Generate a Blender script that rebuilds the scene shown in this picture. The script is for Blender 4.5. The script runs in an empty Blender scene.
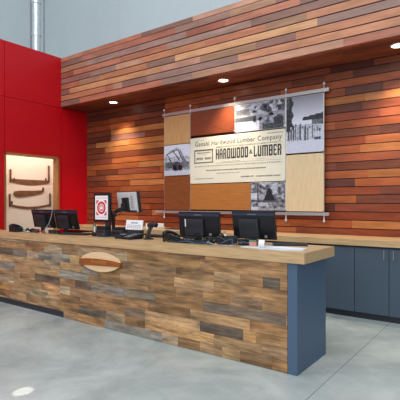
import bpy, bmesh, math, random
from mathutils import Vector, Matrix
random.seed(7)
D = bpy.data; COL = bpy.context.scene.collection; SC = bpy.context.scene
# ------------------------------------------------------------------ measured room
F = 435.0; YAW = math.atan(320/435.0); CS, SN = math.cos(YAW), math.sin(YAW)
EYE = 1.41; HZ = 203.3
def ray(u, v):
    a = (u-200)/F; b = (HZ-v)/F
    return (-SN+a*CS, CS+a*SN, b)
def at_y(u, v, Y):
    d = ray(u, v); t = Y/d[1]; return (d[0]*t, Y, EYE+d[2]*t)
def x_at(u, Y): return at_y(u, HZ, Y)[0]
XR = -7.42      # red wall face
YB = 6.03       # wood wall face
YH = 5.38       # header face
HZB, HZT = 3.335, 4.315
YF = 3.325      # plank face of the counter
CT = 1.01       # counter top height
XE = 2.2        # right end of what is built

# ------------------------------------------------------------------ materials
def lin(c):
    return tuple((x/12.92 if x <= .04045 else ((x+.055)/1.055)**2.4) for x in [v/255 for v in c])
def mat(name, col, rough=.5, metal=0, spec=.5, bump=0, nscale=30, var=0, coat=0, stretch=(1,1,1), emit=None, estr=1, detail=4):
    m = D.materials.new(name); m.use_nodes = True; nt = m.node_tree; p = nt.nodes['Principled BSDF']
    c = lin(col); p.inputs['Base Color'].default_value = (*c, 1)
    p.inputs['Roughness'].default_value = rough; p.inputs['Metallic'].default_value = metal
    p.inputs['Specular IOR Level'].default_value = spec; p.inputs['Coat Weight'].default_value = coat
    p.inputs['Coat Roughness'].default_value = .15
    if emit: p.inputs['Emission Color'].default_value = (*lin(emit), 1); p.inputs['Emission Strength'].default_value = estr
    tc = nt.nodes.new('ShaderNodeTexCoord'); mp = nt.nodes.new('ShaderNodeMapping'); mp.inputs['Scale'].default_value = stretch
    nt.links.new(tc.outputs['Object'], mp.inputs['Vector'])
    n = nt.nodes.new('ShaderNodeTexNoise'); n.inputs['Scale'].default_value = nscale; n.inputs['Detail'].default_value = detail
    nt.links.new(mp.outputs['Vector'], n.inputs['Vector'])
    if var:
        r = nt.nodes.new('ShaderNodeValToRGB'); e = r.color_ramp.elements
        e[0].position = .3; e[1].position = .7
        e[0].color = (*[x*(1-var) for x in c], 1); e[1].color = (*[min(1, x*(1+var)) for x in c], 1)
        nt.links.new(n.outputs['Fac'], r.inputs['Fac']); nt.links.new(r.outputs['Color'], p.inputs['Base Color'])
    if bump:
        b = nt.nodes.new('ShaderNodeBump'); b.inputs['Strength'].default_value = bump; b.inputs['Distance'].default_value = .005
        nt.links.new(n.outputs['Fac'], b.inputs['Height']); nt.links.new(b.outputs['Normal'], p.inputs['Normal'])
    return m
def board_mat(name, rough, grain, blot, spec=.5, coat=0, stain=0):
    """boards: each board's own wood colour (face attribute) with grain along x"""
    m = D.materials.new(name); m.use_nodes = True; nt = m.node_tree; N = nt.nodes; L = nt.links; p = N['Principled BSDF']
    p.inputs['Roughness'].default_value = rough; p.inputs['Specular IOR Level'].default_value = spec
    p.inputs['Coat Weight'].default_value = coat; p.inputs['Coat Roughness'].default_value = .3
    a = N.new('ShaderNodeAttribute'); a.attribute_name = 'board'
    s = N.new('ShaderNodeAttribute'); s.attribute_name = 'seed'
    tc = N.new('ShaderNodeTexCoord')
    def noise(scale, st, det, rgh):
        mp = N.new('ShaderNodeMapping'); mp.inputs['Scale'].default_value = st
        n = N.new('ShaderNodeTexNoise'); n.noise_dimensions = '4D'; n.inputs['Scale'].default_value = scale
        n.inputs['Detail'].default_value = det; n.inputs['Roughness'].default_value = rgh
        L.new(tc.outputs['Object'], mp.inputs['Vector']); L.new(mp.outputs['Vector'], n.inputs['Vector']); L.new(s.outputs['Fac'], n.inputs['W'])
        return n
    g = noise(9, (.35, 6, 7), 5, .65); b = noise(3.2, (.8, 3, 3.2), 4, .6)
    def ramp(n, lo, hi, p0, p1):
        r = N.new('ShaderNodeMapRange'); r.inputs['From Min'].default_value = p0; r.inputs['From Max'].default_value = p1
        r.inputs['To Min'].default_value = lo; r.inputs['To Max'].default_value = hi; L.new(n.outputs['Fac'], r.inputs['Value']); return r
    r1 = ramp(g, 1-grain, 1+grain, .3, .7); r2 = ramp(b, 1-blot, 1+blot*.75, .32, .66)
    mu = N.new('ShaderNodeMath'); mu.operation = 'MULTIPLY'; L.new(r1.outputs[0], mu.inputs[0]); L.new(r2.outputs[0], mu.inputs[1])
    v = N.new('ShaderNodeVectorMath'); v.operation = 'SCALE'; L.new(a.outputs['Color'], v.inputs[0]); L.new(mu.outputs[0], v.inputs['Scale'])
    if stain:   # weathered grey and dark patches inside each reclaimed board
        sn = noise(6, (.5, 2.4, 2.8), 6, .72); rs = ramp(sn, 0, stain, .51, .66); rs.clamp = True
        mx = N.new('ShaderNodeMix'); mx.data_type = 'RGBA'; mx.inputs['B'].default_value = (*lin((84, 76, 68)), 1)
        L.new(rs.outputs[0], mx.inputs['Factor']); L.new(v.outputs[0], mx.inputs['A'])
        sn2 = noise(3.7, (.5, 3, 3.4), 5, .65); rs2 = ramp(sn2, 0, .5, .52, .7)
        mx2 = N.new('ShaderNodeMix'); mx2.data_type = 'RGBA'; mx2.inputs['B'].default_value = (*lin((196, 160, 116)), 1)
        L.new(rs2.outputs[0], mx2.inputs['Factor']); L.new(mx.outputs['Result'], mx2.inputs['A']); L.new(mx2.outputs['Result'], p.inputs['Base Color'])
    else: L.new(v.outputs[0], p.inputs['Base Color'])
    bm = N.new('ShaderNodeBump'); bm.inputs['Strength'].default_value = .25; bm.inputs['Distance'].default_value = .004
    L.new(g.outputs['Fac'], bm.inputs['Height']); L.new(bm.outputs['Normal'], p.inputs['Normal'])
    return m
def attr_mat(name, rough=.5, spec=.4):
    m = D.materials.new(name); m.use_nodes = True; nt = m.node_tree; p = nt.nodes['Principled BSDF']
    a = nt.nodes.new('ShaderNodeAttribute'); a.attribute_name = 'board'
    nt.links.new(a.outputs['Color'], p.inputs['Base Color']); p.inputs['Roughness'].default_value = rough; p.inputs['Specular IOR Level'].default_value = spec
    return m
def concrete_mat():
    m = D.materials.new('polished_concrete'); m.use_nodes = True; nt = m.node_tree; N = nt.nodes; L = nt.links; p = N['Principled BSDF']
    tc = N.new('ShaderNodeTexCoord')
    def noise(sc, det, dist=0):
        n = N.new('ShaderNodeTexNoise'); n.inputs['Scale'].default_value = sc; n.inputs['Detail'].default_value = det
        n.inputs['Roughness'].default_value = .6; n.inputs['Distortion'].default_value = dist; L.new(tc.outputs['Object'], n.inputs['Vector']); return n
    n1 = noise(.9, 4, .8); n2 = noise(3.5, 4, .6); n3 = noise(60, 2)
    r = N.new('ShaderNodeValToRGB'); e = r.color_ramp.elements
    e[0].position = .36; e[0].color = (*lin((142, 154, 154)), 1); e[1].position = .64; e[1].color = (*lin((188, 198, 197)), 1)
    mx = N.new('ShaderNodeMath'); mx.operation = 'MULTIPLY_ADD'; mx.inputs[1].default_value = .66
    ad = N.new('ShaderNodeMath'); ad.operation = 'MULTIPLY_ADD'; ad.inputs[1].default_value = .24
    ad2 = N.new('ShaderNodeMath'); ad2.operation = 'MULTIPLY'; ad2.inputs[1].default_value = .10
    L.new(n3.outputs['Fac'], ad2.inputs[0]); L.new(n2.outputs['Fac'], ad.inputs[0]); L.new(ad2.outputs[0], ad.inputs[2])
    L.new(n1.outputs['Fac'], mx.inputs[0]); L.new(ad.outputs[0], mx.inputs[2]); L.new(mx.outputs[0], r.inputs['Fac'])
    # saw-cut control joints
    sp = N.new('ShaderNodeSeparateXYZ'); L.new(tc.outputs['Object'], sp.inputs[0])
    def joint(out, off, step):
        a1 = N.new('ShaderNodeMath'); a1.operation = 'ADD'; a1.inputs[1].default_value = -off+step*20+step/2; L.new(out, a1.inputs[0])
        m1 = N.new('ShaderNodeMath'); m1.operation = 'MODULO'; m1.inputs[1].default_value = step; L.new(a1.outputs[0], m1.inputs[0])
        s1 = N.new('ShaderNodeMath'); s1.operation = 'SUBTRACT'; s1.inputs[1].default_value = step/2; L.new(m1.outputs[0], s1.inputs[0])
        b1 = N.new('ShaderNodeMath'); b1.operation = 'ABSOLUTE'; L.new(s1.outputs[0], b1.inputs[0])
        c1 = N.new('ShaderNodeMath'); c1.operation = 'LESS_THAN'; c1.inputs[1].default_value = .0045; L.new(b1.outputs[0], c1.inputs[0]); return c1
    j = joint(sp.outputs['X'], -1.235, 4.6); j2 = joint(sp.outputs['Y'], .6, 4.6)
    mxj = N.new('ShaderNodeMath'); mxj.operation = 'MAXIMUM'; L.new(j.outputs[0], mxj.inputs[0]); L.new(j2.outputs[0], mxj.inputs[1])
    mix = N.new('ShaderNodeMix'); mix.data_type = 'RGBA'; mix.inputs['B'].default_value = (*lin((132, 138, 134)), 1)
    L.new(mxj.outputs[0], mix.inputs['Factor']); L.new(r.outputs['Color'], mix.inputs['A']); L.new(mix.outputs['Result'], p.inputs['Base Color'])
    rr = N.new('ShaderNodeMapRange'); rr.inputs['To Min'].default_value = .14; rr.inputs['To Max'].default_value = .3; L.new(n2.outputs['Fac'], rr.inputs['Value'])
    L.new(rr.outputs[0], p.inputs['Roughness']); p.inputs['Specular IOR Level'].default_value = .45
    return m

M = dict(
    concrete=concrete_mat(),
    ipe=board_mat('hardwood_boards', .38, .2, .22, .5),
    ipewall=board_mat('oiled_wall_boards', .32, .22, .24, .28),
    reclaimed=board_mat('reclaimed_boards', .62, .42, .62, .35, stain=.75),
    red=mat('red_panel', (184, 5, 22), .38, spec=.35, bump=.02, nscale=80),
    gwall=mat('grey_wall', (208, 218, 222), .7, nscale=2, var=.02),
    shade_line=mat('shade_line_grey', (118, 128, 132), .6, nscale=20, var=.04),  # dark tone of the rods added as lines of shade
    cream=mat('cream_wall', (242, 236, 212), .7, nscale=3, var=.02),
    jamb=mat('door_wood', (156, 104, 58), .45, nscale=12, var=.2, stretch=(4, 4, .4), bump=.1),
    oak=mat('oak_block', (194, 163, 121), .33, nscale=7, var=.2, stretch=(.5, 7, 9), bump=.06, detail=7),
    paint=mat('blue_grey_paint', (74, 97, 122), .5, nscale=40, var=.03, spec=.4),
    paint2=mat('blue_grey_laminate', (68, 84, 99), .5, nscale=40, var=.03, spec=.4),
    kick=mat('dark_kick', (40, 46, 54), .55, nscale=20, var=.06),
    steel=mat('brushed_steel', (190, 192, 195), .35, metal=1, nscale=60, var=.05, stretch=(1, 1, .1)),
    galv=mat('galvanised', (214, 220, 224), .3, metal=.85, nscale=14, var=.12),
    alu=mat('satin_aluminium', (188, 188, 192), .38, metal=.7, nscale=50, var=.04),
    black=mat('black_plastic', (25, 27, 31), .42, nscale=120, var=.08, bump=.05),
    dark=mat('charcoal_plastic', (44, 48, 55), .45, nscale=120, var=.08, bump=.05),
    gloss=mat('gloss_black', (17, 19, 24), .3, nscale=50, var=.05),
    bluebl=mat('blue_black_plastic', (40, 54, 76), .35, nscale=50, var=.08),
    silver=mat('silver_plastic', (205, 208, 211), .42, nscale=40, var=.03),
    greyp=mat('grey_print', (120, 126, 132), .5, nscale=20, var=.04),
    paper=mat('white_paper', (236, 238, 242), .6, nscale=15, var=.02),
    bluepaper=mat('bluish_paper', (214, 225, 238), .55, nscale=15, var=.02),
    cable=mat('black_cable', (22, 22, 26), .5, nscale=90, var=.1),
    cable2=mat('blue_cable', (48, 72, 104), .5, nscale=90, var=.1),
    cable3=mat('grey_cable', (150, 152, 156), .5, nscale=90, var=.1),
    cable4=mat('red_cable', (150, 40, 40), .5, nscale=90, var=.1),
    pink=mat('pink_card', (196, 138, 118), .6, nscale=30, var=.05),
    green=mat('green_card', (92, 124, 100), .6, nscale=30, var=.08),
    redink=mat('red_ink', (206, 40, 44), .5, nscale=30, var=.04),
    pinkink=mat('pale_red_ink', (226, 130, 128), .5, nscale=30, var=.04),
    creamink=mat('cream_sign', (222, 221, 204), .45, nscale=6, var=.03),
    ink=mat('sign_ink', (50, 50, 50), .6, nscale=60, var=.08),
    inkgrey=mat('sign_soft_ink', (92, 90, 84), .6, nscale=60, var=.08),
    headink=mat('sign_head_ink', (78, 76, 72), .6, nscale=60, var=.05),
    inkmid=mat('sign_mid_ink', (138, 134, 122), .6, nscale=60, var=.05),
    tanw=mat('tan_veneer', (196, 152, 102), .5, nscale=9, var=.1, stretch=(6, 1, .5)),
    redw=mat('red_brown_veneer', (124, 60, 34), .42, nscale=8, var=.2, stretch=(.5, 1, 7)),
    brnw=mat('brown_veneer', (128, 72, 36), .42, nscale=8, var=.2, stretch=(.5, 1, 6)),
    honw=mat('honey_veneer', (172, 112, 56), .42, nscale=8, var=.14, stretch=(.5, 1, 6)),
    palew=mat('pale_veneer', (216, 194, 156), .5, nscale=9, var=.09, stretch=(7, 1, .5)),
    maple=mat('maple', (230, 200, 158), .4, nscale=8, var=.08, stretch=(.6, 4, 6)),
    walnut=mat('walnut_band', (150, 84, 38), .38, nscale=8, var=.22, stretch=(.6, 4, 7)),
    walnut2=mat('walnut_letter', (176, 112, 62), .45, nscale=20, var=.1),
    saw=mat('rusted_saw', (124, 92, 60), .6, nscale=9, var=.28, metal=.2, bump=.1),
    sawh=mat('saw_handle_wood', (104, 76, 50), .6, nscale=14, var=.2),
    print=attr_mat('photo_print', .6, .2),
    lens=mat('lamp_lens', (255, 244, 225), .4, emit=(255, 238, 210), estr=9, nscale=20),
    white=mat('white_trim', (235, 232, 226), .45, nscale=40, var=.02),
)
# ------------------------------------------------------------------ mesh helpers
class MB:
    def __init__(s): s.bm = bmesh.new(); s.cl = s.bm.faces.layers.float_color.new('board'); s.sd = s.bm.faces.layers.float.new('seed')
    def _paint(s, fs, col, seed):
        for f in fs:
            if col: f[s.cl] = (*lin(col), 1)
            f[s.sd] = seed
    def box(s, x0, x1, y0, y1, z0, z1, col=None, seed=0, bev=0, mx=None):
        P = [(x, y, z) for x in (x0, x1) for y in (y0, y1) for z in (z0, z1)]
        v = [s.bm.verts.new(mx @ Vector(p) if mx else p) for p in P]
        fs = [s.bm.faces.new([v[i] for i in q]) for q in ((0,1,3,2),(4,6,7,5),(0,4,5,1),(2,3,7,6),(0,2,6,4),(1,5,7,3))]
        s._paint(fs, col, seed)
        if bev:
            es = list({e for f in fs for e in f.edges})
            r = bmesh.ops.bevel(s.bm, geom=es, offset=bev, segments=2, affect='EDGES', profile=.6)
        return s
    def prism(s, pts, h0, h1, axis='z', mx=None, col=None):
        """outline pts extruded from h0 to h1 along axis ('z': xy, 'y': xz, 'x': yz)"""
        def P(a, b, h): return {'z': (a, b, h), 'y': (a, h, b), 'x': (h, a, b)}[axis]
        lo = [s.bm.verts.new(mx @ Vector(P(a, b, h0)) if mx else P(a, b, h0)) for a, b in pts]
        hi = [s.bm.verts.new(mx @ Vector(P(a, b, h1)) if mx else P(a, b, h1)) for a, b in pts]
        n = len(pts); fs = [s.bm.faces.new(lo[::-1]), s.bm.faces.new(hi)]
        for i in range(n): fs.append(s.bm.faces.new([lo[i], lo[(i+1) % n], hi[(i+1) % n], hi[i]]))
        s._paint(fs, col, 0); return s
    def lathe(s, prof, c=(0, 0, 0), seg=24, axis='z'):
        rings = []
        for r, h in prof:
            R = []
            for k in range(seg):
                a = 2*math.pi*k/seg; x, y = r*math.cos(a), r*math.sin(a)
                p = {'z': (x, y, h), 'y': (x, h, y), 'x': (h, x, y)}[axis]
                R.append(s.bm.verts.new((p[0]+c[0], p[1]+c[1], p[2]+c[2])))
            rings.append(R)
        for i in range(len(rings)-1):
            for k in range(seg): s.bm.faces.new([rings[i][k], rings[i][(k+1) % seg], rings[i+1][(k+1) % seg], rings[i+1][k]])
        s.bm.faces.new(rings[0][::-1]); s.bm.faces.new(rings[-1]); return s
    def tube(s, pts, r, seg=8):
        pts = [Vector(p) for p in pts]; rings = []
        for i, p in enumerate(pts):
            t = (pts[min(i+1, len(pts)-1)]-pts[max(i-1, 0)]).normalized()
            u = t.cross(Vector((0, 0, 1)))
            if u.length < 1e-3: u = Vector((1, 0, 0))
            u.normalize(); w = t.cross(u)
            rings.append([s.bm.verts.new(p+r*(math.cos(2*math.pi*k/seg)*u+math.sin(2*math.pi*k/seg)*w)) for k in range(seg)])
        for i in range(len(rings)-1):
            for k in range(seg): s.bm.faces.new([rings[i][k], rings[i][(k+1) % seg], rings[i+1][(k+1) % seg], rings[i+1][k]])
        s.bm.faces.new(rings[0][::-1]); s.bm.faces.new(rings[-1]); return s
    def ob(s, name, m, parent=None, loc=None, smooth=False):
        bmesh.ops.recalc_face_normals(s.bm, faces=s.bm.faces[:])
        me = D.meshes.new(name); s.bm.to_mesh(me); s.bm.free(); me.materials.append(M[m] if isinstance(m, str) else m)
        if smooth:
            for f in me.polygons: f.use_smooth = True
            me.set_sharp_from_angle(angle=math.radians(38))
        o = D.objects.new(name, me); COL.objects.link(o)
        if parent: o.parent = parent
        if loc: o.location = loc
        return o
def spline(pts, n=8):
    P = [Vector(p) for p in pts]; out = []
    for i in range(len(P)-1):
        a, b, c, d = P[max(i-1, 0)], P[i], P[i+1], P[min(i+2, len(P)-1)]
        for k in range(n):
            t = k/n; out.append(.5*((2*b)+(c-a)*t+(2*a-5*b+4*c-d)*t*t+(3*b-a-3*c+d)*t**3))
    out.append(P[-1]); return out
def thing(name, label, cat, loc, rz=0, group=None):
    o = D.objects.new(name, None); COL.objects.link(o); o.empty_display_size = .1
    o.location = loc; o.rotation_euler = (0, 0, rz); o['label'] = label; o['category'] = cat
    if group: o['group'] = group
    return o
def tag(o, label, cat, group=None):
    o['label'] = label; o['category'] = cat
    if group: o['group'] = group
    return o
def struct(o): o['kind'] = 'structure'; return o
def text(s, name, x0, x1, z0, z1, y, m, parent, bold=0, depth=.001):
    """raised lettering fitted to the rectangle x0..x1, z0..z1 facing -y"""
    cu = D.curves.new(name, 'FONT'); cu.body = s; cu.space_character = 1.12; cu.offset = bold; cu.fill_mode = 'BOTH'; cu.resolution_u = 4
    t = D.objects.new(name, cu); COL.objects.link(t); bpy.context.view_layer.update()
    me = D.meshes.new_from_object(t.evaluated_get(bpy.context.evaluated_depsgraph_get()))
    D.objects.remove(t); D.curves.remove(cu)
    xs = [v.co.x for v in me.vertices]; ys = [v.co.y for v in me.vertices]
    ax, bx, ay, by = min(xs), max(xs), min(ys), max(ys)
    for v in me.vertices:
        v.co = Vector((x0+(v.co.x-ax)/(bx-ax)*(x1-x0), y, z0+(v.co.y-ay)/(by-ay)*(z1-z0)))
    bm = bmesh.new(); bm.from_mesh(me); bmesh.ops.remove_doubles(bm, verts=bm.verts, dist=1e-5)
    r = bmesh.ops.extrude_face_region(bm, geom=bm.faces[:])
    for v in [g for g in r['geom'] if isinstance(g, bmesh.types.BMVert)]: v.co.y += depth
    bmesh.ops.recalc_face_normals(bm, faces=bm.faces[:]); bm.to_mesh(me); bm.free()
    me.name = name; me.materials.clear(); me.materials.append(M[m])
    o = D.objects.new(name, me); COL.objects.link(o); o.parent = parent; return o

# ------------------------------------------------------------------ room shell
struct(MB().box(-13.2, XE+4, -7, 9, -.12, 0).ob('floor', 'concrete'))
# red wall: flat panels with narrow joints, a doorway cut out of it
DY0, DY1, DZ = 4.215, 5.305, 2.30
w = MB()
g = .004
ys = [-3.0, -1.8, -.6, .6, 1.8, 3.0, 4.191, 5.385, YB+.02]
for i in range(len(ys)-1):
    a, b = ys[i]+g, ys[i+1]-g
    w.box(XR-.03, XR, a, b, HZB-.012+g, 4.325)
    if abs(ys[i]-4.191) < .01:
        w.box(XR-.03, XR, a, b, DZ+.025, HZB-.012-g)
    else: w.box(XR-.03, XR, a, b, 0, HZB-.012-g)
w.box(XR-.14, XR-.026, -3, DY0-.02, 0, 4.325); w.box(XR-.14, XR-.026, DY1+.02, YB+.02, 0, 4.325); w.box(XR-.14, XR-.026, DY0-.02, DY1+.02, DZ+.02, 4.325)
w.box(XR-.03, XR, DY1+.028, 5.385-g, 0, DZ+.025)
struct(w.ob('wall_left', 'red'))
d = MB()
d.box(XR-.15, XR+.012, DY0-.026, DY0+.004, 0, DZ+.026); d.box(XR-.15, XR+.012, DY1-.006, DY1+.028, 0, DZ+.026)
d.box(XR-.15, XR+.012, DY0-.026, DY1+.028, DZ-.004, DZ+.028)
struct(d.ob('door_1', 'jamb'))
# the small room seen through the doorway
struct(MB().box(-8.4, -8.3, 2.6, 7.4, 0, 2.8).ob('wall_passage', 'cream')); struct(MB().box(-8.4, XR-.141, 7.4, 7.5, 0, 2.8).ob('wall_passage_right', 'cream')); struct(MB().box(-8.4, XR-.141, 2.5, 2.6, 0, 2.8).ob('wall_passage_left', 'cream'))
struct(MB().box(-8.4, XR-.14, 2.5, 7.5, 2.8, 2.86).ob('ceiling', 'cream'))
# grey warehouse walls above and beyond
GX, GY = -12.7, 8.6
w = MB(); w.box(GX-.1, XE+4, GY, GY+.1, 0, 10)
for u in (210.5, 120, 330):
    X = x_at(u, GY); w.box(X-.006, X+.006, GY-.006, GY, 0, 10)
struct(w.ob('wall_back', 'gwall'))
struct(MB().box(GX-.1, GX, -7, GY, 0, 10).ob('wall_side', 'gwall'))

PAL = dict(R=(154, 94, 78), O=(190, 130, 97), G=(202, 154, 112), M=(126, 96, 92), D=(88, 64, 60), T=(184, 143, 122), Y=(144, 122, 117), V=(158, 126, 101), S=(176, 112, 90),  # capital keys: header boards greyed, sky sheen put into their colour
           r=(138, 68, 46), o=(172, 98, 58), g=(184, 120, 70), m=(112, 63, 49), d=(82, 48, 40), b=(150, 78, 50), l=(188, 128, 80), n=(126, 66, 47))
for k_ in PAL:
    tgt, w_ = ((172, 108, 74), .24) if k_.isupper() else ((166, 82, 42), .16)
    PAL[k_] = tuple((q*(1-w_)+t_*w_)*(1 if k_.isupper() else .95) for q, t_ in zip(PAL[k_], tgt))
def jit(c, a=7):
    k = random.uniform(-a, a); return tuple(max(0, min(255, x+k+random.uniform(-2, 2))) for x in c)
def boards(mb, Y, z0, z1, segs, xl, xr, axis='y', thick=.02, gap=.0035):
    """segs: list of (colour key, x where that board ends); fills xl..xr"""
    x = xl
    for key, xe in segs:
        xe = min(xe, xr)
        if xe <= x+.01: continue
        off = random.uniform(0, .0025); sd = random.uniform(0, 60); col = jit(PAL[key])
        if axis == 'y': mb.box(x+.001, xe-.001, Y+off, Y+thick, z0+gap, z1-gap*.3, col, sd)
        else: mb.box(x+.001, xe-.001, z0+gap, z1-gap*.3, Y+off, Y+thick, col, sd)
        x = xe
def fill(segs, xr, keys, lo=.5, hi=1.6):
    """continue a row past the last measured board"""
    x = segs[-1][1]
    while x < xr:
        x += random.uniform(lo, hi); segs.append((random.choice(keys), x))
    return segs
# ---- header: eight courses of hardwood boards and a capping strip
hdr = [ # bottom course first: (colour, px end)
 [('M',79.5),('S',162),('Y',192),('T',270),('T',343.7),('R',420)],
 [('O',105),('S',113),('T',122),('M',146.7),('Y',238),('O',300),('O',420)],
 [('M',69.3),('G',160),('T',200),('V',255.7),('M',295.6),('O',420)],
 [('S',79.5),('V',99.7),('O',146.7),('M',175),('G',240),('G',317.5),('Y',420)],
 [('M',90),('Y',116),('T',142),('O',205),('S',265.5),('V',306.5),('O',420)],
 [('R',73.5),('S',120),('S',166.7),('Y',251),('M',346),('O',420)],
 [('V',87),('Y',186),('R',225),('S',300),('M',360),('R',420)],
 [('M',82),('R',130),('R',175),('Y',230),('V',276),('M',340),('S',420)]]
h = MB(); P = .1125
for k, row in enumerate(hdr):
    segs = fill([(q, x_at(u, YH)) for q, u in row], XE, 'SOTYMG')
    boards(h, YH, HZB+P*k, HZB+P*(k+1), segs, XR, XE, gap=.0115)
boards(h, YH-.004, HZB+8*P, HZT, fill([('S', -5.2), ('M', -4.1), ('T', -2.2)], XE, 'STY'), XR, XE, thick=.03)
h.box(XR, XE, YH+.017, YH+.1, HZB+.02, HZT-.03, (26, 15, 12)); h.box(XR, XE, YH+.015, YB+.1, HZT-.12, HZT-.03, (90, 60, 50)); h.box(XR, XE, YB+.012, YB+.1, HZB-.02, HZT-.03, (60, 36, 30)); h.box(XR, XE, YH+.018, YB+.1, HZB+.012, HZB+.03, (60, 36, 30))
# soffit
sp = (YB-.004-YH-.02)/6
for k in range(6):
    segs = fill([('m', XR+.4+.5*(k % 3))], XE, 'mrnbd', .5, 1.7)
    boards(h, HZB, YH+.02+sp*k, YH+.02+sp*(k+1), segs, XR, XE, axis='z')
struct(h.ob('wall_header', 'ipe'))
# ---- wood wall under the header
rowsL = {19:'d165', 18:'n110 b140 m165', 17:'b110 o135 m165', 16:'m111 g165', 15:'d111 M145 n165', 14:'m96 l130 g165', 13:'n105 l165',
 12:'m112 n140 m165', 11:'n112 o140 o165', 10:'o139 l165', 9:'o96 m118 n160 o165', 8:'m106 o162 b165', 7:'m108 b130 g165', 6:'b120 o165',
 5:'r130 n165', 4:'n105 r165', 3:'r120 b150 r165', 2:'r112 o137 n152 g165', 1:'n115 o138 r165', 0:'r130 n165'}
rowsR = {20:'b330 d374 n420', 19:'n353 d390 d420', 18:'b420', 17:'r345 d383 n420', 16:'g365 l420', 15:'d362 n420', 14:'r380 b420', 13:'o335 b420', 12:'m380 d420',
 11:'b365 o420', 10:'o360 g420', 9:'b420', 8:'m336 m420', 7:'o368 g420', 6:'d355 o420', 5:'r380 m420', 4:'o356 m420', 3:'d335 n380 r420', 2:'r350 r420', 1:'o290 o352 g420', 0:'o296 n352 r420'}
b = MB()
for k in range(-9, 21):
    z0 = 1.405+.1145*(k-4); z1 = min(z0+.1145, HZB-.005)
    segs = [(s[0], x_at(float(s[1:]), YB)) for s in rowsL.get(k, 'm110 n165').split()]
    xr0 = x_at(277 if k < 3 else 325, YB)
    while segs[-1][1] < xr0-.3: segs.append((random.choice('rnbomo'), min(xr0, segs[-1][1]+random.uniform(.5, 1.3))))
    segs[-1] = (segs[-1][0], xr0)
    segs += [(s[0], x_at(float(s[1:]), YB)) for s in rowsR.get(k, 'n350 b420').split()]
    boards(b, YB, max(z0, 0), z1, fill(segs, XE, 'rnbomg'), XR, XE, gap=.009)
b.box(XR, XE, YB+.015, YB+.1, 0, HZB-.01, (28, 15, 12))
struct(b.ob('wall_wood', 'ipewall'))

# ------------------------------------------------------------------ recessed lamps in the soffit
LX = [(-6.245, 'at the left near the red wall'), (-3.74, 'above the left half of the panel display'), (-1.2, 'at the right edge of the photo')]
for i, (x, w_) in enumerate(LX):
    t = thing('downlight', 'round lit downlight recessed in the wooden soffit, '+w_, 'light', (x, 5.70, HZB), 0, 'soffit downlights')
    MB().lathe([(.088, .004), (.09, -.004), (.082, -.008), (.07, -.006), (.07, .004)], seg=32).ob('trim_ring', 'white', t, smooth=True)
    MB().lathe([(.069, .003), (.069, -.004), (.05, -.0062)], seg=32).ob('lens', 'lens', t, smooth=True)
    L = D.lights.new('downlight_lamp', 'SPOT'); L.energy = 145; L.color = (1, .8, .56); L.spot_size = math.radians(94); L.spot_blend = .85; L.shadow_soft_size = .06
    o = D.objects.new('downlight_lamp', L); COL.objects.link(o); o.location = (x, 5.70, HZB-.03)

# ------------------------------------------------------------------ galvanised pipe above the passage
def pipe(name, u, X, r, label, m, rings):
    d_ = ray(u, 20); t_ = X/d_[0]; y = d_[1]*t_
    t = thing(name, label, 'pipe', (X, y, 2.86))
    MB().lathe([(r, 0), (r, 7)], seg=24).ob('pipe_body', m, t, smooth=True)
    for z in rings: MB().lathe([(r, z-.04), (r*1.12, z-.035), (r*1.16, z), (r*1.12, z+.035), (r, z+.04)], seg=24).ob('joint_collar', m, t, smooth=True)
    return t
pipe('vent_pipe', 36.3, -8.1, .088, 'shiny galvanised vent pipe rising behind the top of the red wall', 'galv', (2.05, 2.72, 4.2))
pipe('shade_line', 44.0, -8.0, .012, 'thin grey rod added as a shade line to the right of the shiny vent pipe', 'shade_line', (2.4,))  # added rod, its dark grey stands in for a line of shade
pipe('shade_line', 30.8, -8.2, .014, 'thin grey rod added as a shade line to the left of the shiny vent pipe', 'shade_line', (2.9,))  # second added rod, for the shade on the pipe's other side

# ------------------------------------------------------------------ old saws on the passage wall
SX = -8.298
def arc_blade(y0, y1, zt, sag, hgt, n=16, flat=True):
    top = [(y0+(y1-y0)*k/n, zt+(0 if flat else -sag*.8*math.sin(math.pi*k/n))) for k in range(n+1)]
    bot = [(y1-(y1-y0)*k/n, zt-hgt-sag*math.sin(math.pi*k/n)) for k in range(n+1)]
    # teeth along the lower edge
    out = []
    for i, (a, z) in enumerate(bot):
        out.append((a, z))
        if i < n: out.append(((a+bot[i+1][0])/2, (z+bot[i+1][1])/2-.012))
    return top+out
def handle(y, z0, z1): return MB().lathe([(.012, z0), (.02, z0+.02), (.017, (z0+z1)/2), (.021, z1-.02), (.013, z1)], c=(SX+.02, y, 0), seg=12)
t = thing('crosscut_saw', 'topmost old two-handled saw on the cream wall, deep curved blade', 'saw', (SX, 5.25, 1.9), 0, 'old saws')
def sub(o, t):
    for v in o.data.vertices: v.co -= t.location
    return o
sub(MB().prism(arc_blade(4.80, 5.70, 1.905, .055, .055), SX, SX+.008, 'x').ob('blade', 'saw', t), t)
sub(handle(4.805, 1.83, 2.10).ob('handle', 'sawh', t, smooth=True), t); sub(handle(5.69, 1.86, 2.235).ob('handle', 'sawh', t, smooth=True), t)
sub(MB().lathe([(.01, 1.89), (.02, 1.92), (.01, 1.96)], c=(SX+.01, 5.62, 0), seg=10).ob('handle_bolt', 'saw', t, smooth=True), t)
sub(MB().lathe([(.01, 1.87), (.022, 1.90), (.01, 1.93)], c=(SX+.01, 4.89, 0), seg=10).ob('handle_bolt', 'saw', t, smooth=True), t)
t = thing('hand_saw', 'short broad brown saw in the middle of the cream wall between the long saws', 'saw', (SX, 5.2, 1.62))
pts = [(4.87, 1.60), (4.90, 1.655), (5.02, 1.672), (5.30, 1.675), (5.56, 1.69), (5.575, 1.655), (5.5, 1.615), (5.38, 1.585), (5.2, 1.555), (5.0, 1.535), (4.91, 1.545)]
sub(MB().prism(pts, SX, SX+.012, 'x').ob('blade', 'saw', t), t)
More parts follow.
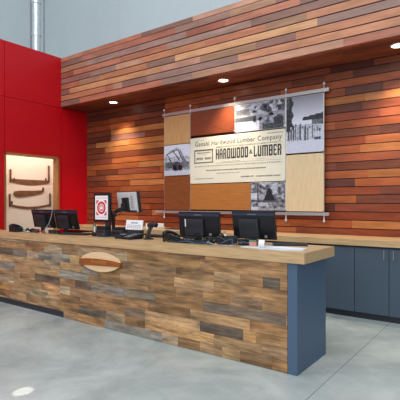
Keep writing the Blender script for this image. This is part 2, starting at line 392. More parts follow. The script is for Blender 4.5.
sub(MB().lathe([(.012, 1.67), (.024, 1.70), (.022, 1.74), (.01, 1.755)], c=(SX+.018, 5.55, 0), seg=12).ob('handle', 'sawh', t, smooth=True), t)
t = thing('bow_saw', 'lowest old two-handled saw on the cream wall, slim bowed blade above the monitors', 'saw', (SX, 5.25, 1.36), 0, 'old saws')
sub(MB().prism(arc_blade(4.78, 5.73, 1.395, .07, .035, flat=False), SX, SX+.008, 'x').ob('blade', 'saw', t), t)
sub(handle(4.79, 1.34, 1.60).ob('handle', 'sawh', t, smooth=True), t); sub(handle(5.72, 1.34, 1.63).ob('handle', 'sawh', t, smooth=True), t)
sub(MB().lathe([(.01, 1.39), (.022, 1.42), (.01, 1.46)], c=(SX+.01, 4.84, 0), seg=10).ob('handle_bolt', 'saw', t, smooth=True), t)

# ------------------------------------------------------------------ back cabinets and worktop
wt = MB(); wt.box(XR+.003, .78, 5.40, YB-.002, .893, .97, bev=.004)
tag(wt.ob('worktop', 'oak'), 'long oak worktop on the blue-grey cabinets against the wood wall', 'worktop')
names = ['blue-grey base cabinet mostly hidden behind the front counter', 'blue-grey base cabinet just right of the front counter end, no handle showing',
         'blue-grey base cabinet at the right with two steel bar handles', 'blue-grey base cabinet beyond the right edge of the photo', 'blue-grey base cabinet at the far right end under the oak worktop']
for i, lb in enumerate(names):
    x0 = -3.236+.799*i
    t = thing('base_cabinet', lb, 'cabinet', (x0, 5.43, 0), 0, 'blue-grey base cabinets')
    MB().box(.002, .797, .022, .585, .075, .892).ob('body', 'paint2', t)
    MB().box(.0, .799, .05, .07, 0, .075).ob('toe_kick', 'kick', t)
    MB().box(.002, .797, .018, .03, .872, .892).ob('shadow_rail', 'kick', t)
    for k in (0, 1):
        dr = MB().box(.003+.3995*k, .3965+.3995*k, 0, .02, .08, .868, bev=.002).ob('door', 'paint2', t)
        hx = .3995+(-.052 if k == 0 else .052)
        hd = MB(); hd.tube([(hx, -.028, .745), (hx, -.028, .855)], .006)
        for z in (.76, .84): hd.tube([(hx, .0, z), (hx, -.028, z)], .0045)
        hd.ob('handle', 'steel', dr, smooth=True)

# ------------------------------------------------------------------ front counter
XD = -4.82   # left of this the top narrows to a ledge above a lower desk
XL = -6.75; XP0, XP1 = -1.547, -1.463
t = thing('service_counter', 'long service counter clad in reclaimed planks with thick oak top', 'counter', (0, YF, 0))
RP = dict(g=(146, 140, 130), b=(150, 113, 76), t=(178, 144, 102), d=(116, 98, 80), o=(180, 136, 90), p=(162, 130, 96), c=(174, 154, 124), k=(112, 98, 84), n=(136, 104, 72), e=(160, 121, 80), l=(196, 153, 104))
PAL.update({'_'+k: v for k, v in RP.items()})
rows = [ # from the top
 'c44 p75 t110 b205 e292', 'p25 b44 c62 p78 c127 b200 e292', 'k13 g27 c38 g70 t80 p95 n176 b214 p240 e263 k280 e292',
 't27 p44 c60 t83 g98 e120 p150 b174 t214 e292', 'g15 p32 t60 g88 p120 n148 b176 e203 o230 p262 e292',
 'p20 t35 d60 b75 d91 g124 k155 b203 k286 e292', 'c14 t42 o60 c70 p97 e148 n190 t250 e292', 'o12 p30 c48 t60 b80 e125 d145 t200 k243 o256 b292',
 'b10 t26 p58 e79 k106 c125 b145 l214 t262 p292', 'c14 t40 p62 p78 o105 g162 c178 b200 p222 t240 n272 e292']
cl = MB(); RH = .0978; zt = CT-.09
for j, row in enumerate(rows):
    if j == 0: z1, z0 = zt, zt-.04
    else: z1 = zt-.04-RH*(j-1); z0 = max(z1-RH, .003)
    x = XL
    for s in row.split():
        u = min(float(s[1:]), 289); xe = min(x_at(u, YF), XP0-.002)
        segs = [('_'+s[0], xe)]
        zz = max(z0, .074) if (xe <= -4.53 and j == 9) else z0
        if xe > x+.01:
            # the board that spans the end of the kick strip is cut there
            if j == 9 and x < -4.535 < xe:
                boards(cl, YF-.002, max(z0, .074)-YF*0, z1, [(segs[0][0], -4.535)], x, XE, gap=.0012, thick=.022); x = -4.535
            boards(cl, YF-.002, zz, z1, segs, x, XE, gap=.0012, thick=.022); x = xe
o = cl.ob('plank_cladding', 'reclaimed', t); sub(o, t)
def part(mb, n, m, **k): o = mb.ob(n, m, t, **k); sub(o, t); return o
part(MB().box(XL, -4.535, YF+.004, YF+.03, 0, .075), 'kick_strip', 'kick')
part(MB().box(XP0, XP1, YF, 3.975, 0, zt, bev=.002), 'end_panel', 'paint')
part(MB().box(XL, XP0, YF+.02, YF+.06, .0, zt).box(XD, XP0, 3.9, 3.93, .1, zt).box(XL, XD, 3.9, 3.93, .1, .73).box(XL, XP0, YF+.06, 3.9, .1, .13).box(XL, XL+.03, YF+.02, 3.50, 0, zt).box(XL, XL+.03, 3.5, 3.93, 0, .73).box(XD, XD+.03, 3.5, 3.93, .1, zt), 'carcass', 'paint')
part(MB().prism([(XL, 3.30), (-1.39, 3.30), (-1.39, 4.0), (XD, 4.0), (XD, 3.52), (XL, 3.52)], zt, CT, 'z'), 'countertop', 'oak')
part(MB().box(XL+.03, XD, 3.40, 4.0, .73, .76, bev=.003), 'work_surface', 'oak')
# oval plaque
t = thing('oval_plaque', 'pale oval wooden plaque with brown centre band on the counter front', 'plaque', (-3.84, YF-.003, .745))
A, B = .335, .112
def oval(a, b, n=48): return [(a*math.cos(2*math.pi*k/n), b*math.copysign(abs(math.sin(2*math.pi*k/n))**1.25, math.sin(2*math.pi*k/n))) for k in range(n)]
MB().prism(oval(A, B), -.028, 0, 'y').ob('plaque_board', 'maple', t)
n = 24
top = [(-A-.008+(2*A+.016)*k/n, .034-.018*(2*k/n-1)**2) for k in range(n+1)]
bot = [(A+.008-(2*A+.016)*k/n, -.041+.012*(1-2*k/n)) for k in range(n+1)]
bd = MB().prism(top+bot, -.038, 0, 'y').ob('band', 'walnut', t)
lt = MB()
for i in range(12):   # worn raised lettering, not readable
    x = -.13+.022*i; lt.box(x, x+.013, -.041, -.037, -.022+(i % 3)*.002, .014+(i*7 % 4)*.002)
lt.ob('worn_lettering', 'walnut2', bd)

# ------------------------------------------------------------------ panel display hung on cables
PY = 5.945
CX = [-5.173, -4.581, -3.68, -2.792, -2.214]
t = thing('display_rail', 'upper aluminium rail of the hanging panel display', 'rail', (-3.69, 5.965, 2.985), 0, 'display rails')
MB().box(-1.535, 1.54, -.018, .018, -.008, .044, bev=.003).ob('rail_bar', 'alu', t)
for x in CX: MB().tube([(x+3.69, .018, .018), (x+3.69, .064, .018)], .01).ob('wall_standoff', 'alu', t)
t = thing('display_rail', 'lower aluminium rail of the hanging panel display', 'rail', (-3.78, 5.965, 1.235), 0, 'display rails')
MB().box(-1.62, 1.63, -.018, .018, 0, .045, bev=.003).ob('rail_bar', 'alu', t)
for x in CX: MB().tube([(x+3.78, .018, .022), (x+3.78, .064, .022)], .01).ob('wall_standoff', 'alu', t)
cw = ['farthest left, at the outer edge of the tan panel', 'second from left, at the left edge of the cream sign', 'third from left, ending above the cream sign', 'second from right, at the right edge of the cream sign', 'farthest right, at the outer edge of the crowd photo']
for i, x in enumerate(CX):
    zb = 2.53 if i == 2 else 1.14
    t = thing('display_cable', 'thin steel cable with knob, '+cw[i], 'cable', (x, 5.9455, zb), 0, 'display cables')
    MB().tube([(0, 0, 0), (0, 0, 3.09-zb)], .0035).ob('wire', 'steel', t)
    MB().lathe([(.004, 3.065-zb), (.02, 3.075-zb), (.024, 3.09-zb), (.018, 3.108-zb), (.006, 3.114-zb)], seg=14).ob('knob', 'alu', t, smooth=True)
    if i != 2:
        MB().lathe([(.012, -.002), (.02, .004), (.02, .03), (.009, .05), (.006, .11)], seg=12).ob('weight', 'alu', t, smooth=True)
def panel(name, label, cat, x0, x1, z0, z1, m, group='display panels'):
    t = thing(name, label, cat, ((x0+x1)/2, PY, z0), 0, group)
    w, h = (x1-x0)/2, z1-z0
    MB().box(-w+.004, w-.004, -.006, .006, .003, h-.003, bev=.001).ob('panel_board', m, t)
    for sx in (-1, 1):
        for z in (.012, h-.012): MB().box(sx*(w-.012)-.008, sx*(w-.012)+.008, -.011, .009, z-.007, z+.007).ob('clip', 'alu', t)
    return t, w, h
panel('veneer_panel', 'plain tan wood panel at upper left of the display', 'panel', CX[0], CX[1], 2.452, 2.965, 'tanw')
panel('veneer_panel', 'red-brown wood panel at the top, left of the lumber yard photo', 'panel', CX[1], CX[2], 2.56, 2.972, 'redw')
panel('veneer_panel', 'dark brown wood panel at lower left of the display', 'panel', CX[0], CX[1], 1.29, 1.893, 'brnw')
panel('veneer_panel', 'honey-coloured wood panel beneath the cream sign', 'panel', CX[1], -3.387, 1.30, 1.735, 'honw')
panel('veneer_panel', 'pale light wood panel at lower right of the display', 'panel', CX[3], CX[4], 1.29, 2.122, 'palew')

def block_text(s, name, x0, x1, z0, z1, y, m, parent):
    """condensed heavy poster letters built from stems and bars"""
    S = .36
    V = {'l': (0, 0, S, 1), 'r': (1-S, 0, 1, 1), 't': (S, .84, 1-S, 1), 'b': (S, 0, 1-S, .16), 'm': (S, .43, 1-S, .57)}
    G = {'H': 'lrm', 'A': 'lrtm', 'O': 'lrtb', 'D': 'lrtb', 'U': 'lrb', 'L': 'l', 'E': 'l', 'B': 'lrtmb', 'R': 'lrtm', 'W': 'W', 'M': 'M'}
    wd = [1.55 if c in 'WM' else (.85 if c in 'LE' else 1) for c in s]; gap = .2; tot = sum(wd)+gap*(len(s)-1); k = (x1-x0)/tot
    mb = MB(); x = x0
    for c, w in zip(s, wd):
        R = []
        if c in 'WM':
            q = .36/1.55
            R = [(0, 0, q, 1), (.5-q/2, 0, .5+q/2, 1), (1-q, 0, 1, 1)]
            R += [(q, 0, .5-q/2, .16), (.5+q/2, 0, 1-q, .16)] if c == 'W' else [(q, .84, .5-q/2, 1), (.5+q/2, .84, 1-q, 1)]
        else:
            for ch in G[c]: R.append(V[ch])
            if c == 'L': R += [(S, 0, 1, .16), (.84, .16, 1, .3)]
            if c == 'E': R += [(S, 0, 1, .16), (S, .84, 1, 1), (S, .43, .8, .57), (.84, .16, 1, .26), (.84, .74, 1, .84)]
            if c == 'R': R = [(0, 0, S, 1), (1-S, .5, 1, 1), (.58, 0, .96, .46), (S, .84, 1-S, 1), (S, .43, 1-S, .57)]
        for a, b_, cc, d in R:
            za, zb = z0+(z1-z0)*b_, z0+(z1-z0)*d
            if c in 'DOBRAU' and a > .5 and d == 1:      # rounded outer corners
                h1 = .0 if c in 'RA' else .1; h2 = .0 if c == 'U' else (.22 if c in 'AR' else .1)
                mb.prism([(x+a*w*k, za), (x+(1-h1)*w*k, za), (x+w*k, za+h1*(z1-z0)), (x+w*k, zb-h2*(z1-z0)), (x+(1-h2)*w*k, zb), (x+a*w*k, zb)], y, -.006, 'y')
            elif c in 'OAU' and a == 0 and b_ == 0 and d == 1:
                h1 = .0 if c == 'A' else .1; h2 = .0 if c == 'U' else (.22 if c == 'A' else .1)
                mb.prism([(x+S*w*k, za), (x+S*w*k, zb), (x+h2*w*k, zb), (x, zb-h2*(z1-z0)), (x, za+h1*(z1-z0)), (x+h1*w*k, za)], y, -.006, 'y')
            else: mb.box(x+a*w*k, x+cc*w*k, y, -.006, za, zb)
        x += (w+gap)*k
    return mb.ob(name, m, parent)
class Pic:
    """a small black and white print drawn as a grid of toned cells"""
    def __init__(s, w, h, f): s.w, s.h = w, h; s.p = [[f(i/(w-1), j/(h-1)) for i in range(w)] for j in range(h)]
    def shape(s, test, tone, mixv=1, nz=0):
        for j in range(s.h):
            for i in range(s.w):
                if test(i/(s.w-1), j/(s.h-1)): s.p[j][i] = s.p[j][i]*(1-mixv)+(tone+random.uniform(-nz, nz))*mixv
        return s
    def rect(s, a, b, c, d, tone, mixv=1, nz=0): return s.shape(lambda x, y: a <= x <= b and c <= y <= d, tone, mixv, nz)
    def ell(s, cx, cy, rx, ry, tone, mixv=1, nz=0): return s.shape(lambda x, y: ((x-cx)/rx)**2+((y-cy)/ry)**2 < 1, tone, mixv, nz)
    def line(s, a, b, c, d, wd, tone):
        L2 = (c-a)**2+(d-b)**2
        def T(x, y):
            q = max(0, min(1, ((x-a)*(c-a)+(y-b)*(d-b))/L2)); return math.hypot(x-a-q*(c-a), y-b-q*(d-b)) < wd
        return s.shape(T, tone)
    def mesh(s, t, w, h):
        mb = MB(); y = -.0075
        vs = [[mb.bm.verts.new((-w+.008+(2*w-.016)*i/s.w, y, .006+(h-.012)*j/s.h)) for i in range(s.w+1)] for j in range(s.h+1)]
        for j in range(s.h):
            for i in range(s.w):
                f = mb.bm.faces.new([vs[j][i], vs[j][i+1], vs[j+1][i+1], vs[j+1][i]])
                v = max(8, min(238, s.p[j][i])); mb._paint([f], (v*.97, v, min(255, v*1.07+3)), 0)
        mb.box(-w+.008, w-.008, y+.0003, -.0055, .006, h-.006, (200, 200, 200))
        o = mb.ob('photo_print', 'print', t)
        return o
rn = lambda a, b: random.uniform(a, b)
from mathutils import noise as mn
def sm(x, y, k, seed): return mn.noise(Vector((x*k, y*k, seed)))*1.6
# loading scene with an A-frame
t, w, h = panel('photo_panel', 'black and white photo of a wooden hoist, left of the cream sign', 'photo', CX[0], CX[1], 1.90, 2.446, 'white')
p = Pic(46, 42, lambda x, y: 205+12*y+rn(-8, 8))
p.rect(0, 1, .16, .42, 120, .8, 50).rect(0, 1, .0, .16, 196, 1, 10).ell(.5, .3, .2, .16, 50, .8, 30).ell(.2, .34, .14, .12, 70, .7, 30).ell(.8, .36, .16, .14, 90, .7, 40)
p.shape(lambda x, y: .42 < y < .62 and rn(0, 1) < .5, 130, .7, 40)
p.line(.1, .72, .55, .86, .02, 90).line(.55, .86, .72, .5, .022, 80).line(.34, .82, .62, .48, .02, 60).line(.1, .72, .3, .4, .02, 70).line(.62, .86, .82, .44, .018, 100).line(.2, .8, .5, .9, .015, 130)
p.rect(.03, .07, .2, .7, 110, .6).ell(.42, .24, .08, .1, 28).ell(.64, .24, .08, .1, 34)
p.mesh(t, w, h)
# lumber yard
t, w, h = panel('photo_panel', 'wide black and white photo of stacked lumber at the top of the display', 'photo', CX[2], CX[3], 2.535, 2.972, 'white')
p = Pic(64, 34, lambda x, y: 150+45*sm(x, y, 10, 8)+rn(-12, 12)+25*(y > .62))
p.rect(0, .5, .0, .36, 222, 1, 8).rect(0, .42, .36, .52, 92, 1, 16).rect(0, .24, .52, .60, 190, 1, 10).rect(0, .3, .60, .82, 120, .9, 20).rect(.02, .24, .66, .84, 96, .8, 12)
for i in range(26): p.ell(rn(.3, 1), rn(.3, .95), rn(.015, .05), rn(.03, .09), random.choice((40, 60, 80, 200, 215, 180)), .8, 12)
for i in range(14): p.ell(rn(.55, 1), rn(.65, 1), rn(.03, .06), rn(.05, .12), random.choice((44, 66, 90)), .75, 12)
p.rect(.56, .98, .0, .2, 66, .85, 26).ell(.88, .3, .1, .16, 54, .85, 20).ell(.52, .4, .04, .07, 40).ell(.74, .52, .05, .06, 40).rect(.35, .6, .56, .64, 200, .8, 10)
p.mesh(t, w, h)
# crowd by a shed
t, w, h = panel('photo_panel', 'black and white photo of a crowd under a pale sky, top right of the display', 'photo', CX[3], CX[4], 2.138, 2.965, 'white')
p = Pic(44, 62, lambda x, y: 218-70*max(0, y-.55)/.45+rn(-5, 5))
p.rect(0, 1, 0, .2, 205, 1, 8).rect(0, 1, .2, .5, 168, .7, 50).shape(lambda x, y: x > .45 and .56 < y < .62+.10*(x-.45), 62, 1, 14).rect(.72, 1, .48, .57, 76, .8, 26)
p.shape(lambda x, y: x < .17+.03*math.sin(y*30) and y > .38, 62, 1, 26).shape(lambda x, y: x < .07 and y > .8, 90, .8, 26)
for i in range(15):
    x = .04+i*.066; q = rn(.40, .48)
    p.rect(x, x+.04, .2+rn(0, .04), q, random.choice((60, 80, 205, 120, 70)), .85, 18).ell(x+.02, q+.02, .022, .02, random.choice((52, 70, 180)))
p.rect(.75, .97, .26, .36, 210, .8, 10).rect(.78, .95, .2, .25, 70, .8, 10)
p.mesh(t, w, h)
# tree in a camp
t, w, h = panel('photo_panel', 'black and white photo with a dark pointed tent shape, under the cream sign', 'photo', -3.387, CX[3], 1.30, 1.735, 'white')
p = Pic(54, 42, lambda x, y: 122+75*sm(x, y, 9, 3)+35*sm(x, y, 22, 5)+rn(-10, 10))
for i in range(30): p.ell(rn(0, 1), rn(.3, 1), rn(.03, .1), rn(.02, .07), random.choice((70, 90, 190, 205, 110)), .6, 12)
p.rect(0, .2, .38, .62, 208, .85, 10).rect(.24, .45, .38, .58, 176, .7, 20).shape(lambda x, y: .32 < y < .82 and abs(x-.54) < .17*(.86-y)/.5, 42, 1, 10).rect(.18, .22, .3, 1, 66, .9, 14)
p.rect(0, 1, .28, .36, 74, .7, 18).rect(.22, .52, .14, .26, 196, .8, 14).rect(0, .2, .0, .1, 205, .9, 8).rect(.2, 1, .0, .05, 160, .7, 14).ell(.7, .8, .1, .16, 200, .7, 14).rect(.62, .85, .12, .27, 120, .5, 50)
p.mesh(t, w, h)
# the sign
sx0, sx1, sz0, sz1 = CX[1]+.003, CX[3]-.003, 1.742, 2.524
t, w, h = panel('lumber_sign', 'large cream sign with black lettering in the middle of the display', 'sign', sx0, sx1, sz0, sz1, 'creamink')
t.location.z = sz0
xm = (sx0+sx1)/2
fx = lambda u: x_at(u, PY)-xm
def fz(u, v): return at_y(u, v, PY)[2]-sz0
yy = -.0076
text('Ganahl Hardwood Lumber Company', 'headline_lettering', fx(195.5), fx(282), .606, .709, yy, 'headink', t, .006)
block_text('HARDWOOD', 'main_lettering', fx(216), fx(248.3), .392, .560, yy, 'ink', t)
block_text('LUMBER', 'main_lettering', fx(254), fx(281.7), .392, .560, yy, 'ink', t)
text('&', 'ampersand_lettering', fx(249.4), fx(252.8), .44, .51, yy, 'inkgrey', t, .02)
fr = MB(); a, b_ = fx(194.6), fx(213.2)
for (q0, q1, z0, z1) in ((a, b_, .55, .572), (a, b_, .345, .362), (a, a+.018, .345, .572), (b_-.018, b_, .345, .572)): fr.box(q0, q1, yy, -.006, z0, z1)
fr.ob('boxed_border', 'inkgrey', t)
def dashes(name, m, u0, u1, z0, z1, ws, gs):   # lines of small print, too small to read
    mb = MB(); x = fx(u0)
    while x < fx(u1):
        q = min(x+rn(*ws), fx(u1)); mb.box(x, q, yy, -.006, z0+rn(0, .004), z1-rn(0, .006)); x = q+rn(*gs)
    mb.ob(name, m, t)
S1 = ((.008, .016), (.006, .009))
dashes('small_print', 'inkmid', 195.5, 204, .722, .735, *S1); dashes('small_print', 'inkgrey', 268, 283, .725, .742, *S1); dashes('small_print', 'inkmid', 236, 242, .74, .752, *S1)
dashes('small_print', 'inkmid', 216, 282, .580, .592, (.02, .05), (.004, .008))
dashes('boxed_lettering', 'inkgrey', 197.5, 210.5, .505, .53, *S1); dashes('boxed_lettering', 'inkmid', 201, 207, .475, .488, *S1)
dashes('boxed_lettering', 'inkgrey', 196.8, 203, .40, .445, (.012, .018), (.007, .01)); dashes('boxed_lettering', 'inkgrey', 205, 211.5, .40, .445, (.012, .018), (.007, .01))
dashes('small_print', 'inkmid', 222, 240, .340, .354, *S1); dashes('small_print', 'inkmid', 252, 280, .352, .36, (.05, .1), (.002, .004))
dashes('spaced_small_print', 'inkmid', 195, 282, .278, .302, (.010, .018), (.011, .02))
dashes('bold_small_print', 'inkgrey', 206.5, 266, .205, .228, (.012, .02), (.006, .009))
dashes('small_print', 'inkmid', 217, 240, .155, .172, *S1); dashes('bold_small_print', 'ink', 241, 254, .080, .102, *S1); dashes('bold_small_print', 'inkgrey', 256, 280.5, .078, .102, *S1)
dashes('small_print', 'inkgrey', 195, 214, .075, .090, *S1)
ln = MB()
for z in (.596, .326): ln.box(fx(216), fx(282), yy, -.006, z, z+.004)
ln.ob('rule_line', 'inkmid', t)

# ------------------------------------------------------------------ things on the counter
def monitor(label, x0, x1, y, z0, z1, lean, mark=True, barcode=False, group='monitors seen from behind', CT=CT):
    W = (x1-x0)/2; Hh = z1-z0
    t = thing('monitor', label, 'monitor', ((x0+x1)/2, y, CT), 0, group)
    R = Matrix.Translation((0, 0, z0-CT)) @ Matrix.Rotation(lean, 4, 'X')
    MB().box(-W, W, 0, .022, 0, Hh, bev=.005, mx=R).ob('screen_frame', 'black', t)
    bc = MB().prism([(-W*.94, .012), (W*.94, .012), (W*.94, Hh-.05), (-W*.94, Hh-.05)], -.006, .004, 'y', mx=R).ob('back_cover', 'gloss', t)
    MB().box(-W*.98, W*.98, -.004, .002, Hh-.045, Hh-.018, mx=R, bev=.001).ob('top_highlight', 'bluebl', t)  # bluish strip, the highlight along the top edge put into its colour
    MB().box(-W*.62, W*.28, -.036, -.004, .015, Hh-.075, bev=.006, mx=R).ob('rear_housing', 'dark', t)
    v = MB()
    for k in range(9): v.box(-W*.5+k*W*.085, -W*.5+k*W*.085+.006, -.0375, -.035, Hh*.35, Hh*.6, mx=R)
    v.ob('vent', 'black', t)
    if mark:
        mk = MB()
        for k in range(8): mk.box(-.055+k*.0125, -.055+k*.0125+.008, -.0055, -.0038, Hh-.036, Hh-.026+(k % 3)*.001, mx=R)
        mk.ob('maker_mark', 'greyp', t)
    if barcode:
        MB().box(-W*.585, -W*.535, -.0375, -.035, Hh*.42, Hh*.72, mx=R).ob('barcode_sticker', 'paper', t)
    MB().box(W*.5, W*.62, -.0085, -.004, .02, .045, mx=R).ob('sticker', 'greyp', t)
    MB().prism([(-.045, 0), (.045, 0), (.03, z0-CT+.1), (-.03, z0-CT+.1)], -.04, -.018, 'y').ob('stand_neck', 'black', t)
    MB().lathe([(.095, 0), (.098, .004), (.09, .012), (.03, .016)], c=(0, -.01, 0), seg=28).ob('stand_base', 'black', t, smooth=True)
    return t
LN = math.radians
monitor('black monitor seen from behind, farthest left, in front of the cream wall', -5.80, -5.285, 3.74, 1.06, 1.325, LN(12), CT=.76)
monitor('black monitor seen from behind, in front of the red wall right of the doorway', -5.25, -4.765, 3.74, 1.055, 1.325, LN(12), CT=.76)
monitor('black monitor with a white barcode sticker, seen from behind', -3.03, -2.49, 3.74, 1.052, 1.318, LN(5), barcode=True)
monitor('black monitor seen from behind, beside the white papers', -2.325, -1.855, 3.74, 1.06, 1.338, LN(10))

def phone(label, x, y, rz):
    t = thing('desk_phone', label, 'phone', (x, y, CT), rz, 'black desk phones')
    MB().prism([(-.085, 0), (.085, 0), (.085, .02), (-.085, .085)], -.095, .095, 'x').ob('base', 'black', t)
    hs = MB()
    pts = spline([(-.06, -.08, .075), (-.06, -.06, .096), (-.06, 0, .088), (-.06, .06, .06), (-.06, .085, .03)], 5)
    hs.tube(pts, .018, 10); hs.lathe([(.018, .062), (.03, .066), (.03, .09), (.02, .1)], c=(-.06, -.068, 0), seg=14); hs.lathe([(.018, .022), (.03, .026), (.03, .05), (.02, .06)], c=(-.06, .07, 0), seg=14)
    hs.ob('handset', 'gloss', t, smooth=True)
    k = MB()
    R = Matrix.Translation((0, -.085, .087)) @ Matrix.Rotation(-math.atan2(.065, .17), 4, 'X')
    for i in range(3):
        for j in range(4): k.box(-.005+i*.026, .012+i*.026, .075+j*.021, .089+j*.021, 0, .004, mx=R)
    k.ob('keypad', 'greyp', t)
    MB().box(-.012, .078, .012, .058, -.001, .003, mx=R).ob('screen', 'bluebl', t)
    MB().tube(spline([(-.06, -.09, .05)]+[(-.1+.012*math.cos(i*1.6), -.08+.02*i, .025+.012*math.sin(i*1.6)) for i in range(9)]+[(-.09, .09, .006)], 4), .0035, 6).ob('cord', 'cable', t, smooth=True)
    return t
phone('black desk phone at the far left end of the counter', -5.70, 3.415, LN(-8))
phone('black desk phone in the middle, left of the monitor with a barcode sticker', -2.975, 3.56, LN(-30))
phone('black desk phone in the gap between the two right-hand monitors', -2.33, 3.62, LN(35))

def keyboard(label, x, y, rz, w=.43, d=.14):
    t = thing('keyboard', label, 'keyboard', (x, y, CT), rz, 'black keyboards')
    MB().prism([(-d/2, 0), (d/2, 0), (d/2, .02), (-d/2, .011)], -w/2, w/2, 'x').ob('tray', 'black', t)
    k = MB()
    for r in range(5):
        for c_ in range(15): k.box(-w/2+.012+c_*(w-.024)/15, -w/2+.012+(c_+.86)*(w-.024)/15, -d/2+.012+r*.024, -d/2+.032+r*.024, .008, .0165+.0017*r)
    k.ob('keys', 'dark', t); return t
keyboard('black keyboard lying left of the framed red emblem', -4.56, 3.52, LN(12))
keyboard('black keyboard lying in front of the monitor with a barcode sticker', -2.66, 3.50, LN(4))
keyboard('black keyboard lying behind the handheld scanner', -3.42, 3.86, LN(3), .36)
keyboard('black keyboard lying among the papers beside the right monitor', -1.76, 3.83, LN(30), .32)

# portrait sign screen with a red emblem
t = thing('sign_screen', 'upright black-framed screen with a red emblem on white', 'screen', (-4.16, 3.605, CT), LN(0), None)
MB().box(-.152, .150, .0, .03, .165, .527, bev=.005).ob('frame', 'black', t)
MB().box(-.116, .116, -.003, .001, .20, .494).ob('sheet', 'paper', t)
e = MB()
def ring(mb, r0, r1, cx, cz, y0, y1, n=32):
    for k in range(n):
        a, b2 = 2*math.pi*k/n, 2*math.pi*(k+1)/n
        mb.prism([(cx+r0*math.cos(a), cz+r0*math.sin(a)), (cx+r1*math.cos(a), cz+r1*math.sin(a)), (cx+r1*math.cos(b2), cz+r1*math.sin(b2)), (cx+r0*math.cos(b2), cz+r0*math.sin(b2))], y0, y1, 'y')
ring(e, .052, .078, 0, .345, -.0045, -.003); e.ob('emblem_ring', 'redink', t)
for sx in (-1, 1):
    for sz in (-1, 1):
        MB().prism([(sx*.092, .345+sz*.092), (sx*.045, .345+sz*.092), (sx*.06, .345+sz*.075), (sx*.078, .345+sz*.055), (sx*.092, .345+sz*.04)], -.0045, -.003, 'y').ob('emblem_corner', 'redink', t)
e = MB(); e.box(-.018, -.006, -.0045, -.003, .352, .362).box(.006, .018, -.0045, -.003, .352, .362).box(-.014, .014, -.0045, -.003, .318, .326)
e.ob('emblem_center', 'redink', t)
q = MB(); ring(q, .028, .044, 0, .345, -.0043, -.003)
for k in range(9): q.box(-.09+k*.021, -.077+k*.021, -.0043, -.003, .462, .470); q.box(-.09+k*.021, -.077+k*.021, -.0043, -.003, .225, .232)
q.ob('emblem_detail', 'pinkink', t)
MB().box(.06, .13, .006, .04, .012, .2, bev=.004).ob('stand_post', 'dark', t)
MB().box(.0, .16, -.02, .10, 0, .014, bev=.004).ob('stand_base', 'black', t)
# receipt printer and cash box
t = thing('receipt_printer', 'dark boxy receipt printer below the framed red emblem', 'printer', (-4.02, 3.47, CT), LN(0))
MB().box(-.088, .075, -.005, .10, 0, .085, bev=.008).ob('body', 'dark', t); MB().box(-.083, .07, .0, .095, .085, .128, bev=.01).ob('lid', 'black', t)
MB().box(-.045, .045, -.009, .0, .06, .066).ob('paper_slot', 'gloss', t); MB().box(.045, .062, -.0075, -.004, .03, .036).ob('power_light', 'green', t)
t = thing('brochure_holder', 'small green and cream card holder left of the receipt printer', 'holder', (-4.165, 3.50, CT), LN(-10))
MB().box(-.035, .035, -.02, .025, 0, .05, bev=.003).ob('holder', 'black', t)
MB().box(-.03, .03, -.004, .002, .045, .15).ob('card', 'green', t); MB().box(.0, .032, -.012, -.007, .045, .12).ob('card', 'creamink', t)
t = thing('terminal_box', 'low charcoal terminal box right of the framed red emblem', 'box', (-3.83, 3.60, CT))
MB().box(-.095, .08, -.05, .09, 0, .085, bev=.008).ob('body', 'dark', t); MB().box(-.08, .07, -.03, .07, .085, .115, bev=.01).ob('cover', 'black', t)
v = MB()
for k in range(5): v.box(-.07+k*.026, -.055+k*.026, -.053, -.049, .03, .06)
v.ob('vent', 'gloss', t)
# silver-backed monitor on a post arm
t = thing('arm_monitor', 'silver-backed monitor raised on a black arm before the wood wall', 'monitor', (-4.02, 3.80, CT))
R = Matrix.Translation((.165, -.01, .290)) @ Matrix.Scale(1.1, 4) @ Matrix.Rotation(LN(-14), 4, 'Z') @ Matrix.Rotation(LN(8), 4, 'X')
MB().box(-.222, .222, -.004, .02, 0, .232, bev=.006, mx=R).ob('screen_frame', 'black', t)
bk = MB().box(-.212, .196, -.022, -.002, .006, .226, bev=.008, mx=R).ob('back_cover', 'silver', t)
MB().box(-.07, .05, -.05, -.02, .015, .17, bev=.008, mx=R).box(-.045, .025, -.08, -.048, .03, .11, bev=.006, mx=R).ob('mount_block', 'black', t)
v = MB()
for k in range(8): v.box(.085, .13, -.0235, -.021, .05+k*.018, .058+k*.018, mx=R)
v.ob('vent', 'greyp', bk)
MB().box(-.03, .19, -.026, -.02, .006, .028, mx=R).ob('lower_band', 'bluebl', t)
MB().tube([(-.14, 0, 0), (-.14, 0, .3)], .022, 12).ob('post', 'black', t, smooth=True)
MB().tube(spline([(-.14, 0, .26), (-.06, -.05, .285), (.05, -.1, .31), (.15, -.085, .35)], 5), .024, 10).ob('arm', 'black', t, smooth=True)
MB().lathe([(.03, .225), (.036, .24), (.036, .29), (.03, .305)], c=(-.14, 0, 0), seg=16).ob('pivot', 'dark', t, smooth=True)
MB().box(-.22, -.06, -.06, .08, 0, .018, bev=.004).ob('clamp_base', 'black', t)
MB().tube(spline([(.12, -.09, .32), (.1, -.12, .27), (.02, -.12, .24), (-.06, -.06, .2), (-.11, -.02, .05)], 6), .005, 6).ob('cord', 'cable', t, smooth=True)
